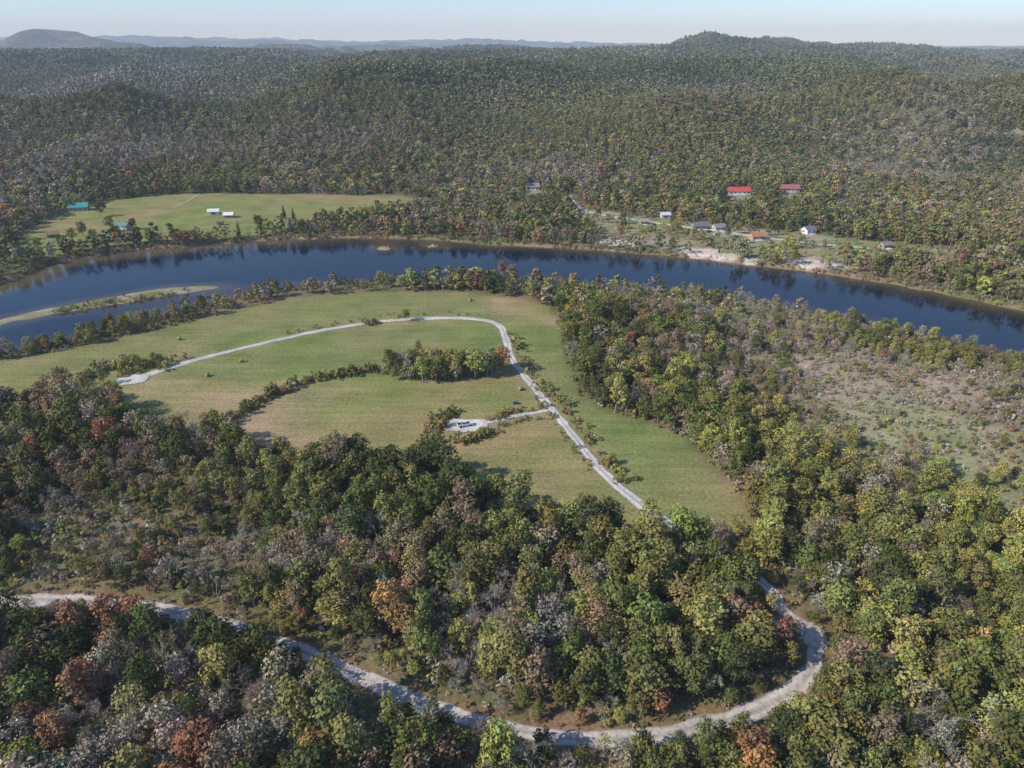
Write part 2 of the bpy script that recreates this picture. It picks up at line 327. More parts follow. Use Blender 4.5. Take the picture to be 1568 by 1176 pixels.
# ---------------------------------------------------------------- roads
def Hs(x,y): return float(H(np.array([x]),np.array([y]))[0])
def ribbon(name,pts,w,mat,lift=.10,seed=1):
    p=[];
    for a,b in zip(pts[:-1],pts[1:]):
        L=np.hypot(*(b-a));k=max(1,int(L/1.5))
        for i in range(k): p.append(a+(b-a)*i/k)
    p.append(pts[-1]);p=np.array(p);t=np.gradient(p,axis=0);t/=np.linalg.norm(t,axis=1)[:,None]+1e-9
    nrm=np.stack([t[:,1],-t[:,0]],1);m=len(p);s=np.arange(m)
    wl=w/2*(1+.45*(vn(s*.45,s*0+seed,5)-.5)+.35*(vn(s*.08,s*0+seed,6)-.5));wr=w/2*(1+.45*(vn(s*.45,s*0+seed,7)-.5)+.35*(vn(s*.08,s*0+seed,8)-.5))
    A=np.linspace(-1,1,9);XX=np.zeros((m,9));YY=XX.copy();U=XX.copy()
    for j,a in enumerate(A):
        ww=wl if a<0 else wr;XX[:,j]=p[:,0]+nrm[:,0]*a*ww;YY[:,j]=p[:,1]+nrm[:,1]*a*ww;U[:,j]=abs(a)
    ZZ=H(XX,YY)+lift-.05*U**2
    return gridmesh(name,XX,YY,ZZ,mat,dict(across=U))
M_gravel=roadmat('gravel',(.62,.57,.50));M_dirt=roadmat('dusty_gravel',(.56,.49,.42))
ribbon('gravel_road',roadMain,3.4,M_gravel,.10,1)
ribbon('gravel_road',roadHid,3.4,M_gravel,.12,2)
ribbon('forest_road',roadLow,4.0,M_dirt,.14,3)
ribbon('driveway',roadSpur,2.8,M_dirt,.11,4);ribbon('driveway',roadPad,2.2,M_gravel,.13,5)
ribbon('river_road',roadFar,4.2,M_gravel,.25,6);ribbon('field_track',track,2.5,simple('dry_track',(.36,.31,.20)),.2,7)
def pad(name,c,rx,ry,rot,mat,lift):
    a=np.linspace(0,2*math.pi,49);r=np.linspace(0,1,7);A,R=np.meshgrid(a,r)
    wb=1+.5*(vn(np.cos(A)*1.6+5,np.sin(A)*1.6+c[0],3)-.5)+.25*(vn(np.cos(A)*6+5,np.sin(A)*6,4)-.5)
    x=rx*R*wb*np.cos(A);y=ry*R*wb*np.sin(A);cr,sr=math.cos(rot),math.sin(rot)
    XX=c[0]+x*cr-y*sr;YY=c[1]+x*sr+y*cr;gridmesh(name,XX,YY,H(XX,YY)+lift,mat,dict(across=.3+R*.6))
pad('gravel_pad',padC,8.0,4.6,.1,M_gravel,.17);pad('turnaround',culC,6.5,5,.2,M_gravel,.17)
pad('gravel_pad',G(1240,975),3.8,4.4,.3,M_dirt,.18)
# ---------------------------------------------------------------- trees
def meshfrom(name,V,Fs,mi,shade,mats):
    me=bpy.data.meshes.new(name);me.from_pydata([tuple(v) for v in V],[],Fs)
    me.polygons.foreach_set('material_index',mi)
    at=me.attributes.new('shade','FLOAT_COLOR','CORNER')
    arr=[]
    for f,s in zip(Fs,shade): arr+= [s[0],s[1],s[2],1]*len(f)
    at.data.foreach_set('color',np.array(arr,np.float32))
    for m in mats: me.materials.append(m)
    me.update();return me
def limb(V,Fs,mi,sh,a,b,r0,r1,n=5,m=1):
    a=np.array(a,float);b=np.array(b,float);d=b-a;d/=np.linalg.norm(d)+1e-9
    u=np.cross(d,[0.3,.9,.1]);u/=np.linalg.norm(u)+1e-9;w=np.cross(d,u);k=len(V)
    for c,r in((a,r0),(b,r1)):
        for i in range(n):
            t=2*math.pi*i/n;V.append(c+r*(u*math.cos(t)+w*math.sin(t)))
    for i in range(n):
        j=(i+1)%n;Fs.append((k+i,k+j,k+n+j,k+n+i));mi.append(m);sh.append((1,1,1))
def tree(name,Ht,R,nl,leaf,nlobe,seed,cb=.35,kind='round'):
    r=np.random.default_rng(seed);V=[];Fs=[];mi=[];sh=[]
    lean=r.normal(0,.3,2)
    p0=np.array([0,0,-.8]);p1=np.array([lean[0]*.5,lean[1]*.5,Ht*cb]);p2=np.array([lean[0],lean[1],Ht*.85])
    tr=max(.16,Ht*.018);limb(V,Fs,mi,sh,p0,p1,tr*1.4,tr,6);limb(V,Fs,mi,sh,p1,p2,tr,tr*.3,5)
    L=[]
    for i in range(nlobe):
        f=(i+.5)/nlobe;z=Ht*(cb+(1-cb)*(f*.9))
        if kind=='cone': prof=1-f*.95;lr=R*(.42*(1-f)+.14)
        else: prof=math.sin(math.pi*min(1,.18+.74*f))**.7;lr=R*r.uniform(.2,.42)
        ang=i*2.4+r.uniform(-.5,.5);rr=max(0,(R-lr)*prof)*r.uniform(.5,1.25)
        if kind=='cone': rr*=.6
        c=np.array([math.cos(ang)*rr+lean[0],math.sin(ang)*rr+lean[1],min(z,Ht-lr*.75)])
        L.append((c,lr,r.uniform(.78,1.18),r.normal(0,.04)))
        if kind!='cone': limb(V,Fs,mi,sh,p1+(p2-p1)*max(0,f*.8-.15),c,tr*.45,tr*.12,4)
    tot=sum(l[1]**2 for l in L)
    for c,lr,lv,hu in L:
        k=int(nl*lr*lr/tot);d=r.normal(size=(k,3));d/=np.linalg.norm(d,axis=1)[:,None];d[:,2]=np.where((d[:,2]<-.2)&(r.random(k)<.75),-d[:,2],d[:,2])
        rad=lr*np.where(r.random(k)<.25,r.uniform(.3,.8,k),r.uniform(.8,1.35,k));pos=c+d*rad[:,None]*np.array([1,1,.85])
        nm=d+np.array([0,0,.25])+r.normal(0,.38,(k,3));nm/=np.linalg.norm(nm,axis=1)[:,None]
        for i in range(k):
            n_=nm[i];u=np.cross(n_,r.normal(size=3));u/=np.linalg.norm(u)+1e-9;w=np.cross(n_,u);s=leaf*r.uniform(.45,1.2);q=len(V)
            mcnt=4;a0=r.uniform(0,6.28)
            for j in range(mcnt):
                t=a0+2*math.pi*j/mcnt;rr=s*r.uniform(.35,.8);V.append(pos[i]+u*math.cos(t)*rr+w*math.sin(t)*rr*.85+n_*r.uniform(-.12,.12)*s)
            Fs.append(tuple(range(q,q+mcnt)));mi.append(0)
            g=lv*r.uniform(.7,1.3);hh=hu+r.normal(0,.04);sh.append((g*(1+hh*1.5),g,g*(1-hh)))
    me=meshfrom(name,V,Fs,mi,sh,[M_leaf,M_bark]);return bpy.data.objects.new(name,me)
def bare(name,Ht,R,nt,seed,matw=None,tw=.05):
    r=np.random.default_rng(seed);V=[];Fs=[];mi=[];sh=[]
    tr=Ht*.016;ends=[]
    def grow(p,d,L,rad,dep):
        q=p+d*L;limb(V,Fs,mi,sh,p,q,rad,rad*.62,4,1);ends.append((q,d))
        if dep==0: return
        for i in range(3 if dep>1 else 4):
            nd=d+r.normal(0,.55,3)+np.array([0,0,.12]);nd/=np.linalg.norm(nd);grow(p+d*L*r.uniform(.55,1),nd,L*r.uniform(.55,.8),rad*.55,dep-1)
    grow(np.array([0,0,-.8]),np.array([r.normal(0,.05),r.normal(0,.05),1.]),Ht*.42,tr*1.3,4)
    E=len(ends)
    for i in range(nt):
        p,d=ends[r.integers(E)];nd=d+r.normal(0,.7,3);nd/=np.linalg.norm(nd);L=r.uniform(.6,1.7)*Ht/13;w=np.cross(nd,r.normal(size=3));w/=np.linalg.norm(w)+1e-9
        q=len(V);V+= [p-w*tw,p+w*tw,p+nd*L+w*tw*.3];Fs.append((q,q+1,q+2));mi.append(0);g=r.uniform(.6,1.2);sh.append((g,g,g))
    me=meshfrom(name,V,Fs,mi,sh,[M_leaf,matw or M_bark]);return bpy.data.objects.new(name,me)
def coll(name,obs):
    c=bpy.data.collections.new(name)
    for i,o in enumerate(obs): o.name='%s_%02d'%(name,i);c.objects.link(o)
    return c
near=[tree('t',13,4.3,1100,.68,19,1,.33),tree('t',12,4.8,1250,.68,23,2,.30),tree('t',14,3.8,950,.64,17,3,.3),tree('t',11,4.0,900,.66,16,4,.32),tree('t',15,4.6,1100,.70,21,5,.38),
      tree('t',12.5,3.8,440,.56,16,6,.3),tree('t',12,4.2,560,.56,18,7,.3),bare('t',12.5,4,650,8,None,.055),bare('t',11,4,520,9,None,.055),tree('t',12,2.6,900,.55,16,10,.08,'cone')]
C_near=coll('tree_kind',near)
mid=[tree('t',13,4.4,240,1.35,9,21,.25),tree('t',12,4.9,260,1.35,11,22,.25),tree('t',14,3.9,220,1.3,8,23,.25),tree('t',11,4.3,210,1.3,7,24,.25),tree('t',12.5,4,140,1.15,8,26,.2),bare('t',12,4,200,28,None,.13),tree('t',13,2.6,220,1.0,12,30,.08,'cone')]
C_mid=coll('hill_tree_kind',mid)
far=[tree('t',12,5.6,60,3.3,5,41,.2),tree('t',12,5.2,56,3.2,6,42,.2),tree('t',13,4.8,52,3.1,4,43,.2),tree('t',11,6,64,3.3,6,44,.2)]
C_far=coll('distant_tree_kind',far)
def shrub(seed,R=1.5,n_=100):
    o=tree('t',2.4,R,n_,.5,6,seed,.15);return o
C_sh=coll('shrub_kind',[shrub(51),shrub(52,1.8,115),shrub(53,1.3,85)])
def scatter(name,x,y,z,rot,scl,tint,idx,col):
    n_=len(x);me=bpy.data.meshes.new(name);me.vertices.add(n_);me.vertices.foreach_set('co',np.stack([x,y,z],1).astype(np.float32).ravel())
    a=me.attributes.new('rot','FLOAT_VECTOR','POINT');a.data.foreach_set('vector',rot.astype(np.float32).ravel())
    a=me.attributes.new('scl','FLOAT_VECTOR','POINT');a.data.foreach_set('vector',scl.astype(np.float32).ravel())
    t4=np.ones((n_,4),np.float32);t4[:,:3]=tint;a=me.attributes.new('tint','FLOAT_COLOR','POINT');a.data.foreach_set('color',t4.ravel())
    a=me.attributes.new('idx','INT','POINT');a.data.foreach_set('value',idx.astype(np.int32))
    ob=bpy.data.objects.new(name,me);scene.collection.objects.link(ob)
    g=bpy.data.node_groups.new(name+'_scatter','GeometryNodeTree')
    g.interface.new_socket('Geometry',in_out='INPUT',socket_type='NodeSocketGeometry');g.interface.new_socket('Geometry',in_out='OUTPUT',socket_type='NodeSocketGeometry')
    gi=g.nodes.new('NodeGroupInput');go=g.nodes.new('NodeGroupOutput');iop=g.nodes.new('GeometryNodeInstanceOnPoints')
    ci=g.nodes.new('GeometryNodeCollectionInfo');ci.inputs['Collection'].default_value=col;ci.inputs['Separate Children'].default_value=True;ci.inputs['Reset Children'].default_value=True
    def na(nm,dt):
        q=g.nodes.new('GeometryNodeInputNamedAttribute');q.data_type=dt;q.inputs['Name'].default_value=nm;return q.outputs['Attribute']
    e=g.nodes.new('FunctionNodeEulerToRotation');g.links.new(na('rot','FLOAT_VECTOR'),e.inputs[0])
    g.links.new(gi.outputs[0],iop.inputs['Points']);g.links.new(ci.outputs[0],iop.inputs['Instance']);iop.inputs['Pick Instance'].default_value=True
    g.links.new(na('idx','INT'),iop.inputs['Instance Index']);g.links.new(e.outputs[0],iop.inputs['Rotation']);g.links.new(na('scl','FLOAT_VECTOR'),iop.inputs['Scale'])
    g.links.new(iop.outputs[0],go.inputs[0]);md=ob.modifiers.new('scatter','NODES');md.node_group=g;return ob
def cand(y0,y1,sp,side=.74,pad_=25):
    hx=side*y1+pad_;gx=np.arange(-hx,hx,sp);gy=np.arange(y0,y1,sp*.9);XX,YY=np.meshgrid(gx,gy);XX[::2]+=sp/2
    XX=XX+rng.uniform(-.48,.48,XX.shape)*sp;YY=YY+rng.uniform(-.48,.48,YY.shape)*sp
    k=np.abs(XX)<side*YY+pad_;return XX[k],YY[k]
fpolys=[field,fieldB,fieldD]
def allow(x,y,margin=1.0):
    sd=riverSD(x,y);k=sd<-1.6;f=np.ones(len(x))
    w=(vn(x/9,y/9,8)-.5)*4
    nr=(y<1100)
    for p in fpolys:
        s=np.full(len(x),-99.);s[nr]=sdf(p,x[nr],y[nr]);k&=(s+w<-margin)
    s=np.full(len(x),-99.);s[nr]=sdf(fieldC,x[nr],y[nr]);inn=(s+w>-1);k&=~(inn&(rng.random(len(x))>.21));f=np.where(inn,.75,f)
    lo=y<700
    for pth,wd,sp in((roadLow,2.2,5.5),(roadSpur,1.9,5.),(roadHid,1.4,2.),(roadMain,2.4,3.),(roadFar,3,8.)):
        d=np.full(len(x),999.);d[lo]=pdist(pth,x[lo],y[lo]);k&=d>wd;f=np.minimum(f,.3+.7*np.clip((d-wd)/sp,0,1))
    for cx,cy,r in clearW: k&=np.hypot(x-cx,(y-cy+r*.35))>r*.75
    for cx,cy,r in sandW: k&=np.hypot(x-cx,y-cy)>r*.75
    for (hx,hy),b in zip(HP,BL):
        k&=~((np.abs(x-hx)<8)&(y-hy<6)&(y-hy>-19))
        if hy>600 and b[3]>=12:   # garden and young growth downhill of the hillside houses
            k&=~((np.abs(x-hx)<b[3]*.5+3)&(y-hy<8)&(y-hy>-30))
            xs_=x-hx*(y/hy);z_=(np.abs(xs_)<b[3]*.5+4)&(y-hy<=-19)&(y-hy>-75);f=np.where(z_,np.minimum(f,.38),f)
    return k,f
BL=[('barn',122,322,14,9,3.4,(.05,.30,.24),(.35,.33,.3),.3),('shed',328,328,8,5,2.6,(.7,.7,.7),(.6,.6,.58),.2),('shed',351,333,7,5,2.6,(.75,.73,.7),(.35,.2,.18),.1),('shed',338,345,4,3,2.2,(.12,.09,.08),(.25,.2,.17),.1),
 ('farm_house',190,350,9,6,2.8,(.10,.22,.2),(.5,.48,.44),-.2),('shed',82,363,7,5,2.6,(.26,.15,.10),(.3,.2,.15),.5),
 ('farm_house',1130,297,20,9,3.4,(.60,.07,.06),(.6,.57,.55),0.05),('farm_house',1208,293,16,9,3.2,(.36,.13,.11),(.4,.3,.25),-.05),('cabin',815,290,12,8,3,(.3,.27,.22),(.42,.36,.3),.1),
 ('shed',1018,333,7,5,2.6,(.6,.6,.6),(.65,.65,.63),.1),('farm_house',1070,350,10,7,2.8,(.17,.16,.16),(.3,.26,.22),.2),('cabin',1100,352,8,6,2.8,(.24,.24,.24),(.45,.42,.38),.25),
 ('cabin',1158,366,9,6,2.8,(.45,.2,.09),(.45,.33,.22),.2),('farm_house',1237,357,8,7,3,(.18,.18,.2),(.75,.75,.75),.4),('cabin',985,343,6,5,2.6,(.33,.3,.24),(.35,.3,.25),.2),
 ('farm_house',1460,134,12,8,3,(.5,.48,.46),(.65,.6,.55),.2),('cabin',1355,379,7,5,2.6,(.24,.22,.2),(.4,.35,.3),.3)]
HP=[]
for b in BL: HP.append(GH(b[1],b[2]))
scrub=[(*G(1320,610),46,.5),(*G(1480,650),42,.45),(*G(230,800),30,.42),(*G(80,850),22,.45),(*G(350,850),18,.35),(*G(700,1000),10,.2),(*G(1450,900),24,.15),(*G(1250,520),40,.25)]
def szmap(x,y):
    s=np.ones(len(x))
    for cx,cy,r,a in scrub: s-=a*np.exp(-((x-cx)**2+(y-cy)**2)/(r*r))
    return np.clip(s,.38,1)
def emit(name,x,y,f,kind,zoff=-.2,smin=.5,smax=1.05,extra=None):
    n_=len(x);k,c=pick(x,y,extra);z=H(x,y)+zoff
    sc=rng.uniform(smin,smax,n_)*f;scl=np.stack([sc*rng.uniform(.85,1.15,n_),sc*rng.uniform(.85,1.15,n_),sc*rng.uniform(.85,1.15,n_)],1)
    rot=np.stack([rng.normal(0,.05,n_),rng.normal(0,.05,n_),rng.uniform(0,6.28,n_)],1)
    r=rng.random(n_)
    if kind=='near':
        idx=rng.integers(0,5,n_);th=(k==8)|((k==5)&(r<.5))|((k==4)&(r<.4))|((k==3)&(r<.3));idx=np.where(th,5+(r*97%1>.5),idx);idx=np.where(k==9,7+(r*57%1>.5),idx);idx=np.where((k==8)&(r<.3),7,idx);idx=np.where((k==0)&(r<.08),9,idx);col=C_near
    elif kind=='mid':
        idx=rng.integers(0,4,n_);idx=np.where((k==8)&(r<.5),4,idx);idx=np.where(k==9,5,idx);idx=np.where((k==0)&(r<.2),6,idx);col=C_mid
    elif kind=='far': idx=rng.integers(0,4,n_);col=C_far
    else: idx=rng.integers(0,3,n_);col=C_sh
    d=np.hypot(x,y);c=haze(c,d);return scatter(name,x,y,z,rot,scl,c,idx,col)  # plant tints carry the painted distance haze as well
def bankf(x,y):
    rsd=riverSD(x,y);nb=(rsd>-42)&(y<np.interp(x,[-300,-50,100,250,400],[420,420,400,330,290]))
    b=np.where(rsd>-25,.88,1.0);b=np.where((rsd>-45)&(x<-70)&(y<420),.66,b);b=np.where(nb&(x>20),.7,b);return b
# near forest
x,y=cand(45,330,4.5,.80,75);k,f=allow(x,y);op_=openness(x,y);k&=rng.random(len(x))<1-.55*op_;x,y,f,op_=x[k],y[k],f[k],op_[k];sm=szmap(x,y)*(1-.25*op_)*bankf(x,y);emit('forest',x,y,f*sm,'near')
x,y=cand(45,330,3.0,.80,75);k,f=allow(x,y,.0);op_=openness(x,y);k&=rng.random(len(x))<1-.3*op_;emit('undergrowth',x[k],y[k],np.maximum(f[k],.55)*(1-.25*op_[k]),'shrub',-.1,.5,1.2)
x,y=cand(330,1050,5.4);k,f=allow(x,y);op_=openness(x,y);k&=rng.random(len(x))<1-.4*op_;x,y,f=x[k],y[k],f[k];sm=szmap(x,y)
emit('riverside_forest',x,y,f*sm*bankf(x,y),'mid')
x,y=cand(1050,2000,7.6);k,f=allow(x,y);emit('hillside_forest',x[k],y[k],f[k],'far',-.5,.6,1.05)
x,y=cand(2000,3900,12);k,f=allow(x,y);emit('distant_forest',x[k],y[k],f[k],'far',-.5,.85,1.4)
# willows and brush at the water's edge
x,y=cand(200,560,1.9);s_=riverSD(x,y);k=(s_>-3.6)&(s_<.5)
for cx,cy,r in sandW: k&=np.hypot(x-cx,y-cy)>r*.9
k&=rng.random(len(x))<.62;x,y=x[k],y[k];emit('bank_brush',x,y,np.ones(len(x)),'shrub',-.2,.5,1.3,wv(g=5,ol=8,yg=5,gb=4,br=4))
# hedgerows
def along(pts,n_,wd):
    p=PL(pts);L=np.r_[0,np.cumsum(np.linalg.norm(np.diff(p,axis=0),axis=1))];s=rng.uniform(0,L[-1],n_)
    return np.interp(s,L,p[:,0])+rng.normal(0,wd,n_),np.interp(s,L,p[:,1])+rng.normal(0,wd,n_)
mixA=wv(g=6,ol=7,yg=4,dk=3,br=3,orr=1,gb=2);mixB=wv(yg=6,ol=6,y=1,orr=1.5,br=5,g=2,gb=2)
for nm,pts,cnt,wd,a,b,kd,ex in[('hedgerow',[(355,648),(372,632),(400,612),(450,592),(500,578),(560,568),(610,572)],120,1.5,.6,1.5,'shrub',mixA),
  ('hedgerow',[(355,648),(372,632),(400,612),(450,592)],12,1.0,.2,.32,'near',mixA),
  ('hedgerow',[(500,578),(560,568),(610,572)],12,.8,.22,.35,'near',wv(dk=5,g=5,ol=3)),
  ('roadside_brush',[(787,512),(792,535),(812,568),(838,600),(862,622),(888,655),(905,682),(935,712),(965,742)],85,1.5,.45,1.35,'shrub',mixB),
  ('roadside_brush',[(815,598),(850,650),(885,693),(915,730)],26,.8,.3,.7,'shrub',mixB),
  ('roadside_brush',[(440,512),(520,495),(600,484),(680,481),(740,483)],22,1.6,.3,.9,'shrub',mixB),
  ('brush',[(752,648),(780,632),(815,628),(845,622)],50,1.0,.3,.9,'shrub',wv(br=6,orr=2,yg=4,ol=4)),
  ('brush',[(755,655),(800,645),(850,638)],26,.7,.3,.7,'shrub',wv(br=6,orr=2,yg=4,ol=4)),
  ('hedgerow',[(640,695),(655,672),(668,650),(690,632)],60,1.4,.5,1.4,'shrub',mixA),
  ('brush',[(690,678),(730,672),(752,662)],30,1.0,.6,1.4,'shrub',mixB),
  ('brush',[(120,590),(170,565),(220,560),(262,562)],70,3.5,.7,1.6,'shrub',mixB),
  ('brush',[(560,498),(582,495)],10,1,.7,1.3,'shrub',mixA),
  ('island_brush',[(90,472),(200,455),(290,444)],90,3.0,.35,.9,'shrub',wv(yg=5,g=5,ol=4)),
  ]:
    x,y=along(pts,cnt,wd);emit(nm,x,y,np.ones(cnt),kd,-.05,a,b,ex)
cl=smooth(PL([(578,580),(605,568),(690,566),(765,562),(776,572),(722,582),(650,590)]),1,True)
x,y=cand(230,320,3.2);k=inside(cl,x,y);x,y=x[k],y[k];emit('tree_clump',x,y,np.ones(len(x)),'near',-.2,.5,.95,wv(g=4,ol=5,yg=5,gb=3,dk=2,orr=.4))
# individual trees standing in the open
def single(name,px,py,s,ci,col,proto=near,w=1.0):
    s*=.88
    xx,yy=GH(px,py);o=bpy.data.objects.new(name,proto[ci].data);o.location=(xx,yy,Hs(xx,yy)-.1);o.scale=(s*w,s*w,s);o.rotation_euler=(0,0,random.uniform(0,6.28));o['tint']=[float(v) for v in col];scene.collection.objects.link(o);return o
dk,gr,ol,yg=[tuple(PAL[i]) for i in range(4)];ru=(.24,.135,.07);orr=(.31,.20,.08)
for a in[('oak_tree',622,492,.62,1,ol),('oak_tree',190,572,.55,3,yg),('oak_tree',212,566,.62,0,yg),('oak_tree',246,562,.55,1,gr),('oak_tree',160,590,.6,2,ol),
  ('oak_tree',132,600,.6,0,ol),('oak_tree',397,352,1.05,1,dk),('oak_tree',738,668,.35,1,yg),('oak_tree',682,655,.4,0,ol),('oak_tree',672,680,.45,2,ol),('oak_tree',640,545,.6,2,ol),
  ('cedar_tree',434,352,1.25,9,dk),('cedar_tree',445,358,1.2,9,dk),('cedar_tree',455,352,1.0,9,gr),('cedar_tree',436,335,1.1,9,dk),('cedar_tree',450,338,1.0,9,dk),
  ('oak_tree',462,360,.9,0,gr),('maple_tree',288,374,.85,1,ru),('maple_tree',272,376,.8,0,ru),('maple_tree',322,374,.8,1,(.18,.12,.07)),('oak_tree',300,372,.8,2,gr),
  ('oak_tree',155,332,1.0,0,dk),('oak_tree',128,362,1.0,1,gr),('oak_tree',113,372,.9,0,ol),('oak_tree',145,372,1.0,3,gr),('oak_tree',180,368,1.0,1,dk),('oak_tree',212,372,1.0,0,gr),('oak_tree',232,374,.9,2,ol),('oak_tree',170,355,.9,4,gr),('oak_tree',205,352,.8,1,dk),('oak_tree',95,380,.8,2,gr),
  ('oak_tree',60,385,.8,0,ol),('cedar_tree',160,320,.9,9,dk),('oak_tree',935,712,.42,1,(.30,.25,.08)),('oak_tree',952,738,.38,0,yg),('oak_tree',930,718,.3,3,orr),('oak_tree',565,499,.3,1,ol),
  ('maple_tree',828,368,.8,0,(.27,.19,.09)),('oak_tree',950,368,.9,0,orr),('oak_tree',1030,345,.7,1,gr),('oak_tree',1130,358,.8,1,ol),('oak_tree',770,425,.9,0,(.25,.14,.08))]:
    single(*a)
def dead(px,py,s,seed):
    o=bare('dead_tree',13,4,120,seed,M_white,.05);xx,yy=G(px,py);o.location=(xx,yy,Hs(xx,yy));o.scale=(s,s,s);o['tint']=[.5,.47,.42];scene.collection.objects.link(o)
for i,a in enumerate([(1372,815,.95),(1250,850,.8),(1480,1125,.95),(1500,1135,.85),(1345,1060,.7),(720,985,.75),(1085,810,.4),(450,950,.8),(930,1020,.8)]): dead(*a,100+i)
# ---------------------------------------------------------------- buildings
M_glass=simple('window_glass',(.03,.04,.05),.1,2,.1);M_trim=simple('trim',(.7,.7,.68),.6,2,.05);M_door=simple('door_paint',(.2,.12,.08),.6)
def mbox(V,Fs,c,s):
    k=len(V)
    for dz in(-1,1):
        for dx,dy in((-1,-1),(1,-1),(1,1),(-1,1)): V.append((c[0]+dx*s[0]/2,c[1]+dy*s[1]/2,c[2]+dz*s[2]/2))
    for f in((0,3,2,1),(4,5,6,7),(0,1,5,4),(1,2,6,5),(2,3,7,6),(3,0,4,7)): Fs.append(tuple(k+i for i in f))
def child(par,nm,V,Fs,mat,smooth_=False):
    me=bpy.data.meshes.new(nm);me.from_pydata(V,[],Fs);me.materials.append(mat);o=bpy.data.objects.new(nm,me);o.parent=par;scene.collection.objects.link(o)
    if smooth_: me.polygons.foreach_set('use_smooth',[True]*len(Fs))
    return o
def building(b,pos):
    nm,_,_,L,Wd,h,rc,wc,rot=b;e=bpy.data.objects.new(nm,None);e.location=(pos[0],pos[1],Hs(*pos)-.1);e.rotation_euler=(0,0,rot);scene.collection.objects.link(e)
    d=math.hypot(*pos);hz=lambda c:tuple(haze(np.array(c),np.array(d)))  # siding and roofing colours have distance haze mixed in
    rise=Wd*.3;l,w=L/2,Wd/2
    V=[(-l,-w,-1.5),(l,-w,-1.5),(l,w,-1.5),(-l,w,-1.5),(-l,-w,h),(l,-w,h),(l,w,h),(-l,w,h),(-l,0,h+rise),(l,0,h+rise)]
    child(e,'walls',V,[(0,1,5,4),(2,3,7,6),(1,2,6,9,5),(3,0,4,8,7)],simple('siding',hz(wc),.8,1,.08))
    o=.6;V=[];Fs=[]
    for s in(-1,1):
        k=len(V);ye=s*(w+o);ze=h-o*rise/w
        V+=[(-l-o,ye,ze+.03),(l+o,ye,ze+.03),(l+o,0,h+rise+.03),(-l-o,0,h+rise+.03),(-l-o,ye,ze+.2),(l+o,ye,ze+.2),(l+o,0,h+rise+.2),(-l-o,0,h+rise+.2)]
        for f in((0,3,2,1),(4,5,6,7),(0,1,5,4),(1,2,6,5),(3,0,4,7)): Fs.append(tuple(k+i for i in f))
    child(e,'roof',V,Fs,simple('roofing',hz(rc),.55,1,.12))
    V=[];Fs=[];V2=[];F2=[]
    if nm!='shed' :
        nW=max(2,int(L/3.5))
        for i in range(nW):
            xx=-l+L*(i+.5)/nW
            if nm!='barn' and i==nW//2: continue
            for s in(-1,1): mbox(V,Fs,(xx,s*(w+.01),h*.55),(1.2,.1,1.2));mbox(V2,F2,(xx,s*(w+.005),h*.55),(1.5,.06,1.5))
        for s in(-1,1): mbox(V,Fs,(s*(l+.01),0,h*.55),(.1,1.2,1.2));mbox(V2,F2,(s*(l+.005),0,h*.55),(.06,1.5,1.5))
        child(e,'windows',V,Fs,M_glass);child(e,'window_frames',V2,F2,M_trim)
        V=[];Fs=[]
        mbox(V,Fs,(-l+L*(nW//2+.5)/nW,-w-.02,1.05),(1.1,.1,2.1))
        if nm!='barn': child(e,'door',V,Fs,M_door);V=[];Fs=[];mbox(V,Fs,(l*.4,.8,h+rise+.2),(.8,.8,1.6));child(e,'chimney',V,Fs,simple('brick',(.25,.12,.09)));V=[];Fs=[];mbox(V,Fs,(0,-w-1.3,.2),(L*.5,2.4,.4));child(e,'porch',V,Fs,M_trim)
        else: V=[];Fs=[];mbox(V,Fs,(l+.03,0,1.6),(.1,4,3.2));child(e,'barn_door',V,Fs,M_door)
    else: mbox(V,Fs,(0,-w-.02,1.15),(min(3,L*.35),.1,2.3));child(e,'door',V,Fs,M_door)
for b,p in zip(BL,HP): building(b,p)
